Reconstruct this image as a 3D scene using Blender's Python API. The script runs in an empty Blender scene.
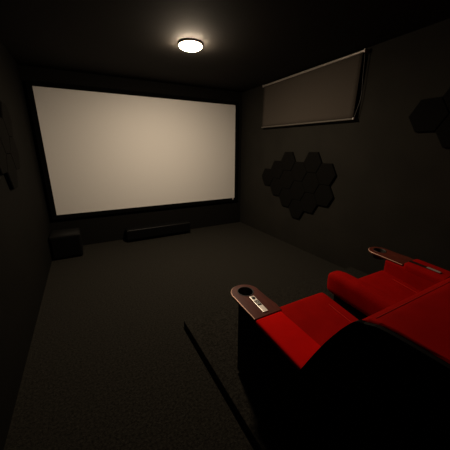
import bpy, bmesh, math, random
from mathutils import Vector, Matrix
random.seed(4)
sc = bpy.context.scene
C = sc.collection

# ------------------------------------------------------------ constants (metres)
XL, XR = -0.56, 2.857        # side walls
YB, YF = -1.6, 4.56          # back and front wall
ZC = 2.56                    # ceiling
CAM = (0.0, 0.0, 1.5)
RISER_X, RISER_Y, RISER_Z = 0.598, 1.86, 0.065

# ------------------------------------------------------------ materials
def mat(name, col, rough=0.6, metal=0.0, spec=0.5, emit=None, estr=0.0, coat=0.0, sheen=0.0,
        sheen_col=None, noise=None, bump=None, alpha=None):
    m = bpy.data.materials.new(name); m.use_nodes = True
    nt = m.node_tree; b = nt.nodes['Principled BSDF']
    b.inputs['Base Color'].default_value = (*col, 1)
    b.inputs['Roughness'].default_value = rough
    b.inputs['Metallic'].default_value = metal
    b.inputs['Specular IOR Level'].default_value = spec
    b.inputs['Coat Weight'].default_value = coat
    b.inputs['Coat Roughness'].default_value = 0.15
    b.inputs['Sheen Weight'].default_value = sheen
    if sheen_col: b.inputs['Sheen Tint'].default_value = (*sheen_col, 1)
    if emit:
        b.inputs['Emission Color'].default_value = (*emit, 1)
        b.inputs['Emission Strength'].default_value = estr
    tc = nt.nodes.new('ShaderNodeTexCoord')
    if noise:                       # (scale vector, second colour, low, high)
        sv, c2, lo, hi = noise
        mp = nt.nodes.new('ShaderNodeMapping'); mp.inputs['Scale'].default_value = sv
        n = nt.nodes.new('ShaderNodeTexNoise'); n.inputs['Scale'].default_value = 1
        n.inputs['Detail'].default_value = 6
        r = nt.nodes.new('ShaderNodeValToRGB')
        r.color_ramp.elements[0].position = lo; r.color_ramp.elements[1].position = hi
        r.color_ramp.elements[0].color = (*col, 1); r.color_ramp.elements[1].color = (*c2, 1)
        nt.links.new(tc.outputs['Object'], mp.inputs['Vector'])
        nt.links.new(mp.outputs[0], n.inputs['Vector'])
        nt.links.new(n.outputs['Fac'], r.inputs[0])
        nt.links.new(r.outputs[0], b.inputs['Base Color'])
    if bump:                        # (scale, strength, distance)
        n2 = nt.nodes.new('ShaderNodeTexNoise'); n2.inputs['Scale'].default_value = bump[0]
        n2.inputs['Detail'].default_value = 4
        nt.links.new(tc.outputs['Object'], n2.inputs['Vector'])
        bp = nt.nodes.new('ShaderNodeBump'); bp.inputs['Strength'].default_value = bump[1]
        bp.inputs['Distance'].default_value = bump[2]
        nt.links.new(n2.outputs['Fac'], bp.inputs['Height'])
        nt.links.new(bp.outputs[0], b.inputs['Normal'])
    return m

M = {}
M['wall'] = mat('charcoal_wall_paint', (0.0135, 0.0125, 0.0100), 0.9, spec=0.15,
                noise=((3, 3, 3), (0.018, 0.0165, 0.0130), 0.3, 0.7), bump=(60, 0.15, 0.002))
M['wall_vignette'] = mat('vignette_darkened_wall_paint', (0.0050, 0.0046, 0.0036), 0.95, spec=0.08, noise=((3, 3, 3), (0.0065, 0.006, 0.0046), 0.3, 0.7), bump=(60, 0.15, 0.002))  # left wall paint, with lens vignette falloff darkened into its colour
M['front'] = mat('black_front_wall', (0.0065, 0.006, 0.0052), 0.95, spec=0.1)
M['ceil'] = mat('black_ceiling_paint', (0.012, 0.0100, 0.0078), 0.9, spec=0.2, bump=(45, 0.15, 0.002))
M['carpet'] = mat('charcoal_carpet', (0.0095, 0.0089, 0.0072), 1.0, spec=0.05, sheen=0.035, sheen_col=(1.0, 0.92, 0.80),
                  noise=((70, 70, 70), (0.030, 0.028, 0.023), 0.35, 0.75), bump=(140, 0.8, 0.006))
M['screen'] = mat('matt_white_screen_vinyl', (0.78, 0.77, 0.755), 0.85, spec=0.15)
M['velvet_black'] = mat('black_velvet', (0.003, 0.003, 0.003), 1.0, spec=0.02)
M['white_plastic'] = mat('pale_plastic', (0.6, 0.58, 0.55), 0.4)
M['felt'] = mat('black_acoustic_felt', (0.0055, 0.0052, 0.0045), 1.0, spec=0.03, bump=(150, 0.3, 0.002))
M['red'] = mat('red_velvet', (0.34, 0.0035, 0.0015), 0.85, spec=0.03, sheen=0.10, sheen_col=(1.0, 0.01, 0.0),
               noise=((9, 9, 9), (0.40, 0.0045, 0.002), 0.35, 0.65), bump=(220, 0.15, 0.001))
M['red_pad'] = mat('bright_red_arm_pad', (0.66, 0.0032, 0.0012), 0.85, spec=0.04, noise=((9, 9, 9), (0.74, 0.004, 0.0015), 0.35, 0.65))
M['red_dark'] = mat('red_piping', (0.62, 0.014, 0.006), 0.6, spec=0.3)
M['leather'] = mat('black_upholstery', (0.0045, 0.004, 0.0035), 0.75, spec=0.12, bump=(90, 0.2, 0.001))
M['wood'] = mat('mahogany_tray', (0.085, 0.016, 0.010), 0.33, spec=0.45,
                noise=((60, 9, 30), (0.14, 0.030, 0.018), 0.3, 0.7))
M['trim'] = mat('tray_edge_trim', (0.62, 0.36, 0.26), 0.35, metal=0.3)
M['cup'] = mat('cup_well_black', (0.016, 0.015, 0.012), 0.5)
M['plate'] = mat('brushed_steel', (0.93, 0.88, 0.82), 0.42, metal=0.75, noise=((400, 8, 8), (0.97, 0.92, 0.86), 0.3, 0.7))
M['button'] = mat('black_button', (0.012, 0.012, 0.012), 0.35)
M['rod'] = mat('silver_rail', (0.42, 0.38, 0.35), 0.4, metal=0.6)
M['blind'] = mat('taupe_blind_fabric', (0.058, 0.049, 0.041), 0.9, spec=0.1, bump=(300, 0.2, 0.001))
M['bar_grey'] = mat('grey_bottom_bar', (0.10, 0.088, 0.075), 0.5)
M['chain'] = mat('dark_bead_chain', (0.035, 0.032, 0.03), 0.5, metal=0.2)
M['glass'] = mat('dark_window_glass', (0.01, 0.01, 0.012), 0.08)
M['frame'] = mat('dark_window_frame', (0.02, 0.018, 0.016), 0.5)
M['speaker'] = mat('black_speaker_cabinet', (0.004, 0.004, 0.004), 0.45, spec=0.3)
M['grille'] = mat('black_speaker_grille', (0.003, 0.003, 0.003), 0.95, spec=0.05)
M['satin'] = mat('satin_black_lid', (0.006, 0.006, 0.006), 0.45)
M['lamp'] = mat('glowing_opal_diffuser', (0.9, 0.85, 0.75), 0.5, emit=(1.0, 0.79, 0.56), estr=350)
M['lamp_base'] = mat('lamp_base_ring', (0.35, 0.30, 0.25), 0.45, metal=0.3)

# ------------------------------------------------------------ helpers
def link(name, me, m, parent=None, smooth=False):
    o = bpy.data.objects.new(name, me); C.objects.link(o)
    if m is not None: me.materials.append(M[m])
    if smooth:
        for p in me.polygons: p.use_smooth = True
    if parent is not None: o.parent = parent
    return o
def obj(name, bm, m, parent=None, smooth=False):
    bmesh.ops.recalc_face_normals(bm, faces=bm.faces)
    me = bpy.data.meshes.new(name); bm.to_mesh(me); bm.free()
    return link(name, me, m, parent, smooth)
def tag(o, label, cat, group=None, kind=None):
    o['label'] = label; o['category'] = cat
    if group: o['group'] = group
    if kind: o['kind'] = kind
    return o
def thing(name, label, cat, loc=(0, 0, 0), group=None):
    o = bpy.data.objects.new(name, None); C.objects.link(o); o.location = loc
    o.empty_display_size = 0.1
    return tag(o, label, cat, group)
def struct(o): o['kind'] = 'structure'; return o
def box(bm, x0, x1, y0, y1, z0, z1):
    v = [bm.verts.new((x, y, z)) for x in (x0, x1) for y in (y0, y1) for z in (z0, z1)]
    for f in ((0,1,3,2),(4,6,7,5),(0,4,5,1),(2,3,7,6),(0,2,6,4),(1,5,7,3)):
        bm.faces.new([v[i] for i in f])
    return v
def boxm(x0, x1, y0, y1, z0, z1, bev=0.0, seg=2):
    bm = bmesh.new(); box(bm, x0, x1, y0, y1, z0, z1)
    if bev: bmesh.ops.bevel(bm, geom=list(bm.edges), offset=bev, segments=seg, affect='EDGES', profile=0.6)
    return bm
def axis_pts(a, b, r, n):
    c = [a + r*(1-math.cos(t*math.pi/8)) for t in range(4)] if r > 0 else [a]
    k = [a + r + (b-a-2*r)*i/n for i in range(n+1)]
    e = [b - r*(1-math.cos(t*math.pi/8)) for t in range(3, -1, -1)] if r > 0 else [b]
    return c + k + e
def cushion(x0, x1, y0, y1, z0, z1, r, puff=(0, 0, 0), n=10, fn=None):
    """rounded upholstery block: gridded box, rounded by r, puffed outward, then bent by fn"""
    X, Y, Z = axis_pts(x0, x1, r, n), axis_pts(y0, y1, r, n), axis_pts(z0, z1, r, max(3, n//2))
    nx, ny, nz = len(X)-1, len(Y)-1, len(Z)-1
    bm = bmesh.new(); d = {}
    c = Vector(((x0+x1)/2, (y0+y1)/2, (z0+z1)/2)); h = Vector(((x1-x0)/2, (y1-y0)/2, (z1-z0)/2))
    def V(i, j, k):
        if (i, j, k) in d: return d[i, j, k]
        p = Vector((X[i], Y[j], Z[k])) - c
        q = Vector([max(-(h[a]-r), min(h[a]-r, p[a])) for a in range(3)])
        e = p - q
        if e.length > 1e-9: p = q + e.normalized()*r
        u = [p[a]/h[a] for a in range(3)]
        w = lambda a, b: max(0, 1-u[a]**2)*max(0, 1-u[b]**2)
        p = p + Vector((u[0]*puff[0]*w(1, 2), u[1]*puff[1]*w(0, 2), u[2]*puff[2]*w(0, 1)))
        p = p + c
        if fn: p = Vector(fn(p.x, p.y, p.z))
        d[i, j, k] = bm.verts.new(p); return d[i, j, k]
    for i in range(nx):
        for j in range(ny):
            for k in (0, nz):
                bm.faces.new([V(i,j,k), V(i+1,j,k), V(i+1,j+1,k), V(i,j+1,k)])
    for i in range(nx):
        for k in range(nz):
            for j in (0, ny):
                bm.faces.new([V(i,j,k), V(i+1,j,k), V(i+1,j,k+1), V(i,j,k+1)])
    for j in range(ny):
        for k in range(nz):
            for i in (0, nx):
                bm.faces.new([V(i,j,k), V(i,j+1,k), V(i,j+1,k+1), V(i,j,k+1)])
    return bm
def tube_me(name, pts, r, bevel_res=3):
    cu = bpy.data.curves.new(name, 'CURVE'); cu.dimensions = '3D'; cu.bevel_depth = r
    cu.bevel_resolution = bevel_res; cu.use_fill_caps = True
    s = cu.splines.new('POLY'); s.points.add(len(pts)-1)
    for a, p in zip(s.points, pts): a.co = (*p, 1)
    o = bpy.data.objects.new(name, cu); me = bpy.data.meshes.new_from_object(o)
    bpy.data.objects.remove(o); bpy.data.curves.remove(cu); return me
def tube(name, pts, r, m, parent=None):
    return link(name, tube_me(name, pts, r), m, parent, True)
def flat_me(name, loops, ext, bev=0.0):
    cu = bpy.data.curves.new(name, 'CURVE'); cu.dimensions = '2D'; cu.fill_mode = 'BOTH'
    cu.extrude = ext; cu.bevel_depth = bev; cu.bevel_resolution = 2
    for L in loops:
        s = cu.splines.new('POLY'); s.points.add(len(L)-1); s.use_cyclic_u = True
        for a, p in zip(s.points, L): a.co = (p[0], p[1], 0, 1)
    o = bpy.data.objects.new(name, cu); me = bpy.data.meshes.new_from_object(o)
    bpy.data.objects.remove(o); bpy.data.curves.remove(cu); return me
def xform(me, mtx): me.transform(mtx); return me
def lathe(prof, n=48):
    bm = bmesh.new(); rings = []
    for r, z in prof:
        if r < 1e-6: rings.append([bm.verts.new((0, 0, z))])
        else: rings.append([bm.verts.new((r*math.cos(2*math.pi*i/n), r*math.sin(2*math.pi*i/n), z)) for i in range(n)])
    for a, b in zip(rings, rings[1:]):
        for i in range(n):
            j = (i+1) % n
            vs = [a[i % len(a)], a[j % len(a)], b[j % len(b)], b[i % len(b)]]
            u = []
            for v in vs:
                if v not in u: u.append(v)
            if len(u) > 2: bm.faces.new(u)
    return bm
def extrude_yz(poly, x0, x1, bev=0.0, seg=3):
    bm = bmesh.new()
    a = [bm.verts.new((x0, y, z)) for y, z in poly]; b = [bm.verts.new((x1, y, z)) for y, z in poly]
    fa = bm.faces.new(a); fb = bm.faces.new(b[::-1])
    n = len(poly)
    for i in range(n):
        bm.faces.new([a[i], b[i], b[(i+1) % n], a[(i+1) % n]])
    if bev:
        es = list(set(list(fa.edges) + list(fb.edges)))
        bmesh.ops.bevel(bm, geom=es, offset=bev, segments=seg, affect='EDGES', profile=0.55)
    return bm
def spline(pts, n=6):
    out = []
    P = [pts[0]] + pts + [pts[-1]]
    for i in range(1, len(P)-2):
        for k in range(n):
            t = k/n
            out.append(tuple(0.5*((2*P[i][a]) + (-P[i-1][a]+P[i+1][a])*t + (2*P[i-1][a]-5*P[i][a]+4*P[i+1][a]-P[i+2][a])*t*t
                       + (-P[i-1][a]+3*P[i][a]-3*P[i+1][a]+P[i+2][a])*t**3) for a in range(len(pts[0]))))
    return out + [tuple(pts[-1])]

# ------------------------------------------------------------ room shell
T = 0.12
struct(obj('floor', boxm(XL-T, XR+T, YB-T, YF+T, -0.1, 0.0), 'carpet'))
struct(obj('ceiling', boxm(XL-T, XR+T, YB-T, YF+T, ZC, ZC+0.1), 'ceil'))
struct(obj('wall_left', boxm(XL-T, XL, YB, YF, 0, ZC), 'wall_vignette'))
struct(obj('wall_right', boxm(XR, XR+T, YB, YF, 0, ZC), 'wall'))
struct(obj('wall_front', boxm(XL-T, XR+T, YF, YF+T, 0, ZC), 'front'))
struct(obj('wall_back', boxm(XL-T, XR+T, YB-T, YB, 0, ZC), 'wall'))
# low carpeted riser that carries the seats
riser = struct(obj('floor_riser', boxm(RISER_X, XR, YB, RISER_Y, 0.0, RISER_Z, 0.008, 3), 'carpet'))

# ------------------------------------------------------------ projection screen
SX0, SX1, SZ0, SZ1 = -0.446, 2.685, 0.554, 2.318
YS = 4.518
scr = thing('projection_screen', 'blank white fixed-frame projection screen filling the front wall', 'projection screen', ((SX0+SX1)/2, YF, SZ0))
def sp(o):
    o.matrix_parent_inverse = Matrix.Translation(-Vector(o.parent.location)); return o
sp(obj('screen_surface', boxm(SX0-0.01, SX1+0.01, YS+0.002, YS+0.012, SZ0-0.01, SZ1+0.01), 'screen', scr))
fw = 0.065
loops = [[(SX0-fw, SZ0-fw), (SX1+fw, SZ0-fw), (SX1+fw, SZ1+fw), (SX0-fw, SZ1+fw)],
         [(SX0, SZ0), (SX0, SZ1), (SX1, SZ1), (SX1, SZ0)]]
me = flat_me('frame', loops, 0.020)
me.transform(Matrix.Translation((0, YS+0.018, 0)) @ Matrix.Rotation(math.pi/2, 4, 'X'))
sp(link('frame', me, 'velvet_black', scr))
o = sp(obj('corner_clip', boxm(SX1-0.055, SX1-0.025, YS-0.006, YS-0.001, SZ0-0.030, SZ0-0.006, 0.002), 'white_plastic', scr))
o['label'] = 'tiny pale clip at the lower corner'

# ------------------------------------------------------------ ceiling lamp
LX, LY, LR = 1.145, 2.85, 0.118
lamp = thing('ceiling_light', 'round flush ceiling lamp glowing warm white', 'ceiling light', (LX, LY, ZC))
obj('lamp_base', lathe([(0, -0.0005), (LR+0.003, -0.0005), (LR+0.004, -0.010), (LR+0.002, -0.019), (LR-0.004, -0.021), (0, -0.021)]), 'lamp_base', lamp, True)
obj('diffuser', lathe([(LR-0.004, -0.021), (LR-0.002, -0.027), (LR-0.006, -0.034), (LR-0.016, -0.040), (LR-0.035, -0.044), (LR*0.4, -0.048), (0, -0.049)]), 'lamp', lamp, True)

# ------------------------------------------------------------ window with roller blind (right wall)
win = struct(bpy.data.objects.new('window_1', None)); C.objects.link(win); win.location = (XR, 2.86, 1.92)
WY0, WY1, WZ0, WZ1 = 2.12, 3.66, 1.93, 2.42
me = flat_me('window_frame', [[(WY0, WZ0), (WY1, WZ0), (WY1, WZ1), (WY0, WZ1)],
        [(WY0+.05, WZ0+.05), (WY0+.05, WZ1-.05), (WY1-.05, WZ1-.05), (WY1-.05, WZ0+.05)]], 0.012)
me.transform(Matrix(((0, 0, 1, XR-0.013), (1, 0, 0, 0), (0, 1, 0, 0), (0, 0, 0, 1))))
sp(link('window_frame', me, 'frame', win))
sp(obj('pane', boxm(XR-0.010, XR-0.004, WY0+.045, WY1-.045, WZ0+.045, WZ1-.045), 'glass', win))

BXP = XR-0.057
bl = thing('roller_blind', 'taupe roller blind pulled down over the high window in the side wall', 'roller blind', (BXP, 2.87, 2.50))
TL = (BXP, 3.795, 2.513); TR = (BXP, 2.052, 2.513); BR_ = (BXP, 2.070, 1.852); BL_ = (BXP, 3.815, 1.884)
# fabric: thin sheet with real thickness and a soft wave
bm = bmesh.new(); nu, nv = 30, 12; th = 0.0012; g = {}
for s in (0, 1):
    for i in range(nu+1):
        for j in range(nv+1):
            u, v = i/nu, j/nv
            y = (TL[1]*(1-v)+BL_[1]*v)*(1-u) + (TR[1]*(1-v)+BR_[1]*v)*u
            z = (TL[2]*(1-v)+BL_[2]*v)*(1-u) + (TR[2]*(1-v)+BR_[2]*v)*u
            x = BXP + 0.004*math.sin(u*9)*v*(1-v)*2 + (th if s else 0)
            g[s, i, j] = bm.verts.new((x, y, z))
for s in (0, 1):
    for i in range(nu):
        for j in range(nv):
            bm.faces.new([g[s,i,j], g[s,i+1,j], g[s,i+1,j+1], g[s,i,j+1]])
for i in range(nu):
    for j in (0, nv): bm.faces.new([g[0,i,j], g[0,i+1,j], g[1,i+1,j], g[1,i,j]])
for j in range(nv):
    for i in (0, nu): bm.faces.new([g[0,i,j], g[0,i,j+1], g[1,i,j+1], g[1,i,j]])
sp(obj('fabric', bm, 'blind', bl, True))
sp(tube('top_rail', [(BXP, 3.812, 2.519), (BXP, 2.037, 2.519)], 0.014, 'rod', bl))['label'] = 'silver tube rail'
for a, b in ((2.024, 2.036), (3.813, 3.825)):
    sp(obj('bracket', boxm(BXP-0.014, XR-0.001, a, b, 2.502, 2.537), 'rod', bl))
bb = sp(tube('bottom_bar', [(BXP, BL_[1]+.003, BL_[2]-.004), (BXP, BR_[1]-.003, BR_[2]-.004)], 0.011, 'bar_grey', bl))
sp(obj('end_cap', cushion(BXP-.013, BXP+.013, BR_[1]-.014, BR_[1]-.002, BR_[2]-.012, BR_[2]+.012, .004, n=2), 'white_plastic', bl, True))
ch = spline([(BXP+.004, 2.028, 2.50), (BXP+.012, 2.026, 2.30), (BXP+.025, 2.022, 2.13), (BXP+.025, 2.028, 2.03), (BXP+.015, 2.045, 1.94), (BXP+.004, 2.060, 1.862)], 8)
sp(tube('bead_chain', ch, 0.0035, 'chain', bl))

# ------------------------------------------------------------ acoustic panels on the side walls
HR = 0.165; HH = HR*math.sqrt(3); HC = HR*1.5+0.002
def hexagon(y, z, side, label, group):
    """flat-topped hexagonal felt tile with a chamfered rim, fixed to a side wall"""
    bm = bmesh.new(); t = 0.030; s = -1 if side == 'right' else 1
    X0 = XR if side == 'right' else XL
    rings = []
    for rr, dx in ((HR-.001, 0.0), (HR-.001, t-0.007), (HR-0.008, t)):
        rings.append([bm.verts.new((X0+s*dx, y+rr*math.cos(math.pi/3*i), z+rr*math.sin(math.pi/3*i))) for i in range(6)])
    bm.faces.new(rings[0]); bm.faces.new(rings[-1])
    for a, b in zip(rings, rings[1:]):
        for i in range(6): bm.faces.new([a[i], a[(i+1) % 6], b[(i+1) % 6], b[i]])
    tag(obj('acoustic_panel', bm, 'felt'), label, 'acoustic panel', group)
cols = [(0, 1.337, 2, 'nearest the seats'), (1, 1.480, 3, 'second from the seats'), (2, 1.337, 3, 'third from the seats'),
        (3, 1.480, 3, 'third from the screen'), (4, 1.337, 2, 'second from the screen'), (5, 1.194, 1, 'nearest the screen')]
for k, ztop, n, where in cols:
    for j in range(n):
        pos = {1: ['single'], 2: ['upper', 'lower'], 3: ['top', 'middle', 'bottom']}[n][j]
        hexagon(2.395+k*HC, ztop-HH*(j+.5)-.001*j, 'right', f'{pos} black hexagonal felt panel in the column {where} below the blind', 'hexagonal felt panels below the blind')
for y, z, lb in ((1.326, 1.810, 'black hexagonal felt panel above the far armrest, the one closest to the blind'),
                 (1.326-HC, 1.810+HH/2, 'black hexagonal felt panel above the far armrest, highest of its group'),
                 (1.326-HC, 1.810-HH/2-.001, 'black hexagonal felt panel above the far armrest, lowest of its group')):
    hexagon(y, z, 'right', lb, 'hexagonal felt panels above the seats')
for k, ztop, n, where in ((0, 1.90, 2, 'closest to the screen'), (-1, 1.757, 2, 'farther from the screen'), (-2, 1.90, 2, 'nearest the viewer')):
    for j in range(n):
        hexagon(3.055+k*HC, ztop-HH*(j+.5)-.001*j, 'left', f"{['upper', 'lower'][j]} black hexagonal felt panel of the wall opposite the blind, column {where}", 'hexagonal felt panels opposite the blind')

# ------------------------------------------------------------ subwoofer and centre speaker
sub = thing('subwoofer', 'black cube subwoofer on the carpet in the corner below the screen', 'subwoofer', (-0.355, 4.25, 0))
obj('cabinet', boxm(-0.19, 0.19, -0.19, 0.19, 0.02, 0.345, 0.012, 3), 'speaker', sub)
obj('top_panel', boxm(-0.17, 0.17, -0.17, 0.17, 0.3445, 0.350, 0.002), 'satin', sub)
bm = boxm(-0.17, 0.17, -0.202, -0.189, 0.04, 0.325, 0.005)
obj('grille', bm, 'grille', sub)
for sx in (-.15, .15):
    for sy in (-.15, .15):
        f = obj('foot', lathe([(0, 0), (.018, 0), (.020, .02), (0, .02)], 16), 'grille', sub); f.location = (sx, sy, 0.0005)
bar = thing('center_speaker', 'long low black centre speaker on the floor beneath the screen', 'speaker', (1.06, 4.42, 0))
obj('cabinet', boxm(-0.56, 0.56, -0.10, 0.10, 0.045, 0.215, 0.010, 3), 'speaker', bar)
obj('grille', boxm(-0.545, 0.545, -0.112, -0.099, 0.06, 0.20, 0.005), 'grille', bar)
for sx in (-.44, .44):
    f = obj('foot', boxm(-.06, .06, -.08, .08, 0.0005, .046, .004), 'grille', bar); f.location = (sx, 0, 0)

# ------------------------------------------------------------ recliners
Z0 = RISER_Z
def arm_z(y):            # the arm tops fall a little towards the back
    return 0.615 - (1.24-y)*0.055
def make_tray(parent, xc, zoff=0.0, tilt=0.0):
    hw = 0.090; yr, yc = 0.978, 1.222
    out = [(xc-hw, yr), (xc+hw+.002, yr), (xc+hw+.010, yr+.06), (xc+hw+.002, yr+.14)]
    out += [(xc+hw*math.cos(a), yc+hw*math.sin(a)*0.95) for a in [math.pi*i/28 for i in range(29)]]
    hole = [(xc+.004+.052*math.cos(-2*math.pi*i/40), yc+.004+.052*math.sin(-2*math.pi*i/40)) for i in range(40)]
    rot = Matrix.Translation((0, 1.24, 0.612+zoff)) @ Matrix.Rotation(math.atan(0.055), 4, 'X') @ Matrix.Translation((0, -1.24, 0))
    me = flat_me('cup_tray', [out, hole], 0.008, 0.002); me.transform(rot)
    t = link('cup_tray', me, 'wood', parent); t['label'] = 'mahogany coloured tray board'
    # pale trim running round the lower edge
    edge = [(xc-hw-.002, yr+.002)] + [(xc+(hw+.002)*math.cos(a), yc+(hw+.002)*math.sin(a)*0.95) for a in [math.pi*(1-i/28) for i in range(29)]]
    me = tube_me('edge_trim', [(x, y, 0.0035) for x, y in edge], 0.0045); me.transform(rot)
    e = link('edge_trim', me, 'trim', t, True); e['label'] = 'pale edge band'
    bm = lathe([(0.052, .006), (0.0545, .0105), (0.049, .0115), (0.0475, .004), (0.046, -.060), (0, -.060)], 40)
    bmesh.ops.translate(bm, verts=bm.verts, vec=(xc+.004, yc+.004, 0)); bmesh.ops.transform(bm, matrix=rot, verts=bm.verts)
    c = obj('cup_holder', bm, 'cup', t, True); c['label'] = 'black round cup well'
    return t, rot
def make_plate(t, rot, xc, y0, y1, w=.034, zt=0.0107):
    ang = Matrix.Translation((xc, (y0+y1)/2, 0)) @ Matrix.Rotation(math.radians(-3), 4, 'Z')
    L = y1-y0; hx = w/2
    def put(name, bm, m, par, smooth=False):
        bmesh.ops.transform(bm, matrix=rot @ ang, verts=bm.verts); return obj(name, bm, m, par, smooth)
    p = put('control_plate', boxm(-hx, hx, -L/2, L/2, zt, zt+.004, .0015), 'plate', t); p['label'] = 'brushed metal switch plate'
    # dark oval switch at the front end
    bm = lathe([(0, zt+.0035), (.0125, zt+.0035), (.0125, zt+.0060), (.010, zt+.0072), (0, zt+.0066)], 24)
    bmesh.ops.scale(bm, vec=(0.95, 1.15, 1), verts=bm.verts); bmesh.ops.translate(bm, verts=bm.verts, vec=(0, L/2-.022, 0))
    put('switch', bm, 'button', p, True)['label'] = 'round black switch'
    bm = boxm(-.013, .013, -.018, .030, zt+.0035, zt+.0060, .001)
    put('switch', bm, 'button', p)['label'] = 'rectangular black switch with pale arrow marks'
    bm = bmesh.new()
    for cy, s in ((.018, 1), (-.004, -1)):
        for sx in (-.0055, .0055):
            v = [bm.verts.new((sx-.0035, cy-.004*s, zt+.0063)), bm.verts.new((sx+.0035, cy-.004*s, zt+.0063)), bm.verts.new((sx, cy+.005*s, zt+.0063))]
            f = bm.faces.new(v)
            e = bmesh.ops.extrude_face_region(bm, geom=[f])
            bmesh.ops.translate(bm, verts=[q for q in e['geom'] if isinstance(q, bmesh.types.BMVert)], vec=(0, 0, .0005))
    box(bm, -.010, .010, .0045, .0062, zt+.0060, zt+.0066)
    put('arrow_marks', bm, 'plate', p)
    return p

def arm_block(parent, x0, x1, yf, top, m='leather', name='arm'):
    poly = [(0.42, Z0+.02), (yf, Z0+.02), (yf, top(yf)-.02), (yf-.01, top(yf)-.010), (.975, top(.975)-.010), (.970, top(.970)-.031), (0.42, top(.42)-.031)]
    return obj(name, extrude_yz(poly, x0, x1, 0.012, 3), m, parent)

# backrest side profile (y, z): front edge, headrest lip, top, rear
back_prof = spline([(.700, .30), (.660, .48), (.611, .597), (.529, .775), (.469, .886), (.425, .953), (.390, .988)], 4) \
    + spline([(.360, 1.000), (.300, 1.006), (.180, 1.006), (.080, 1.000), (.035, .975), (.020, .92)], 4) \
    + [(.06, .60), (.13, .30)]
def offset_prof(P, d):
    out = []; n = len(P)
    for i in range(n):
        a, b = Vector(P[i-1]), Vector(P[(i+1) % n]); t = (b-a).normalized()
        out.append((P[i][0] + d*t.y, P[i][1] - d*t.x))
    return out

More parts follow.
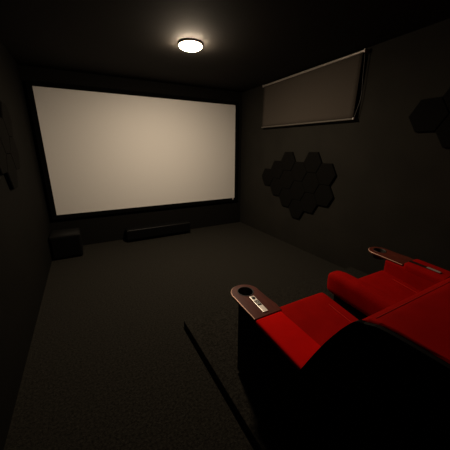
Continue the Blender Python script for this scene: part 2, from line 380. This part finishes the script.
def recliner(x0, label, left_arm, right_arm, far_arm=False, mid=False):
    """x0: inner side of the arm on the screen-left side of the seat; seat 0.55 wide"""
    r = thing('recliner', label, 'cinema recliner', (x0+.275, .65, Z0), 'cinema recliners on the riser')
    inv = Matrix.Translation((-(x0+.275), -.65, -Z0))
    made = []
    A = lambda o: (made.append(o), o)[1]
    s0, s1 = x0+.006, x0+.545
    # seat: falls towards the back, rounded front, seam across
    def sfn(x, y, z):
        t = (z-.33)/(.50-.33)
        drop = (1.10-y)*0.16
        return (x, y, z - drop*max(0, t))
    A(obj('seat', cushion(s0, s1, .50, 1.135, .30, .500, .035, (0, .012, .010), 12, sfn), 'red', r, True))
    sz = lambda y: .5045-(1.10-y)*0.16
    A(tube('seat_seam', [(s1-.09, .60+.05*k, sz(.60+.05*k)) for k in range(9)], .0022, 'red_dark', r))
    A(obj('footrest', cushion(s0, s1, 1.06, 1.13, Z0+.06, .31, .02, (0, .012, 0), 8), 'red', r, True))
    A(obj('base', boxm(x0-.0, x0+.55, .14, 1.05, Z0+.001, .30, .01), 'leather', r))
    # backrest cushion
    P = offset_prof(back_prof, -0.0)
    bw0, bw1 = x0-.184, x0+.560
    bm = extrude_yz(P, bw0+.012, bw1-.006, 0.016, 4)
    b = A(obj('backrest', bm, 'red', r, True))
    # piping along the front lip and the rear edge of the headrest
    for (y, z) in ((.376, .9945),):
        A(tube('piping', [(bw0+.03, y, z), (bw0+.2, y, z), (bw1-.03, y, z)], .0018, 'red_dark', b))
    # black side shells following the profile, a touch proud at the front
    SP = [(y+(.006 if y > .40 else 0), z-(.010 if y < .40 else 0)) for y, z in back_prof]
    for xa in (bw0-.006, bw1-.010):
        A(obj('side_panel', extrude_yz(SP, xa, xa+.018, .004, 2), 'leather', r))
    bp = [(.015, .93), (.055, .60), (.125, .30), (.10, .30), (.032, .60), (-.002, .92)]
    A(obj('back_panel', extrude_yz(bp, bw0, bw1, .003, 2), 'leather', r))
    for which, ax0, ax1 in left_arm + right_arm:
        if which == 'tray':
            top = arm_z
            arm_block(r, ax0+.006, ax1, 1.17, top); pass
            A([c for c in r.children if c.name.startswith('arm')][-1])
            def pf(x, y, z): return (x, y, z - (1.24-y)*0.055)
            ap = A(obj('arm_pad', cushion(ax0-.002, ax1+.002, .58, .976, .588, .620, .012, (0, 0, .004), 8, pf), 'red_pad', r, True))
            t, rot = make_tray(r, (ax0+ax1)/2+.004)
            A(t); [A(c) for c in t.children]
            p = make_plate(t, rot, (ax0+ax1)/2+.005, 1.000, 1.160)
            A(p); [A(c) for c in p.children]
        elif which == 'pad':
            # fat rolled arm with a rounded front
            xm = (ax0+ax1)/2
            def rf(x, y, z):
                k = max(0, y-1.07)/.12
                return (xm+(x-xm)*(1-.28*k*k), y, z - max(0, (1.18-y))*0.06 - .030*k*k*max(0, (z-.50)/.15))
            A(obj('arm_pad', cushion(ax0, ax1, .45, 1.185, .452, .628, .042, (.003, .008, .008), 12, rf), 'red', r, True))
            A(obj('arm', boxm(ax0+.012, ax1-.012, .45, 1.10, Z0+.02, .47, .01), 'leather', r))
        elif which == 'far':
            def ff(x, y, z): return (x, y, z - (1.24-y)*0.055)
            A(obj('arm', boxm(ax0+.004, ax1, .42, 1.13, Z0+.02, .40, .01), 'leather', r))
            A(obj('arm_side', cushion(ax0, ax1-.004, .45, 1.115, .36, .612, .020, (.004, 0, 0), 10, ff), 'red', r, True))['label'] = 'red padded arm side'
            def pf(x, y, z): return (x, y, z - (1.24-y)*0.075 + .015)
            A(obj('arm_pad', cushion(ax0-.002, ax1+.004, .50, .972, .560, .640, .026, (0, 0, .006), 8, pf), 'red', r, True))
            t, rot = make_tray(r, (ax0+ax1)/2+.004, .006)
            A(t); [A(c) for c in t.children]
            # slim dark control strip set into the top of the pad
            zt = lambda y: -(1.24-y)*0.075 + .015
            bm = boxm(ax0+.052, ax0+.084, .735, .955, .635, .6475, .003)
            for v in bm.verts: v.co.z += zt(v.co.y)
            q = A(obj('control_strip', bm, 'button', r)); q['label'] = 'black control strip on the arm pad'
            bm = boxm(ax0+.055, ax0+.081, .745, .835, .6475, .6510, .001)
            for v in bm.verts: v.co.z += zt(v.co.y)
            A(obj('control_plate', bm, 'plate', q))['label'] = 'bright metal plate'
    for o in made:
        if o.parent is r: o.matrix_parent_inverse = inv
    return r

R1 = recliner(.900, 'red velvet cinema recliner nearest the open floor, its armrest tray with a cup well', [('tray', .722, .902)], [])
R2 = recliner(1.655, 'red velvet cinema recliner beside the wall, between the rolled arm and far tray', [('pad', 1.520, 1.652)], [('far', 2.168, 2.362)])

# ------------------------------------------------------------ camera
yaw, pitch, roll = 0.4987, 0.2846, -0.0008
cy, sy, cp, sp_ = math.cos(yaw), math.sin(yaw), math.cos(pitch), math.sin(pitch)
fwd = Vector((sy*cp, cy*cp, -sp_)); right = Vector((cy, -sy, 0)); down = fwd.cross(right)
r2 = math.cos(roll)*right + math.sin(roll)*down; d2 = -math.sin(roll)*right + math.cos(roll)*down
cam = bpy.data.cameras.new('camera'); co = bpy.data.objects.new('camera', cam); C.objects.link(co)
co.matrix_world = Matrix(((r2.x, -d2.x, -fwd.x, CAM[0]), (r2.y, -d2.y, -fwd.y, CAM[1]), (r2.z, -d2.z, -fwd.z, CAM[2]), (0, 0, 0, 1)))
cam.sensor_width = 36; cam.lens = 36*255.0/450; cam.clip_start = 0.02
sc.camera = co

# ------------------------------------------------------------ world, view
w = bpy.data.worlds.new('world'); sc.world = w; w.use_nodes = True
w.node_tree.nodes['Background'].inputs[0].default_value = (0, 0, 0, 1)
w.node_tree.nodes['Background'].inputs[1].default_value = 0
vs = sc.view_settings
vs.view_transform = 'Standard'; vs.look = 'None'; vs.gamma = 1; vs.use_curve_mapping = False
vs.exposure = 0.0
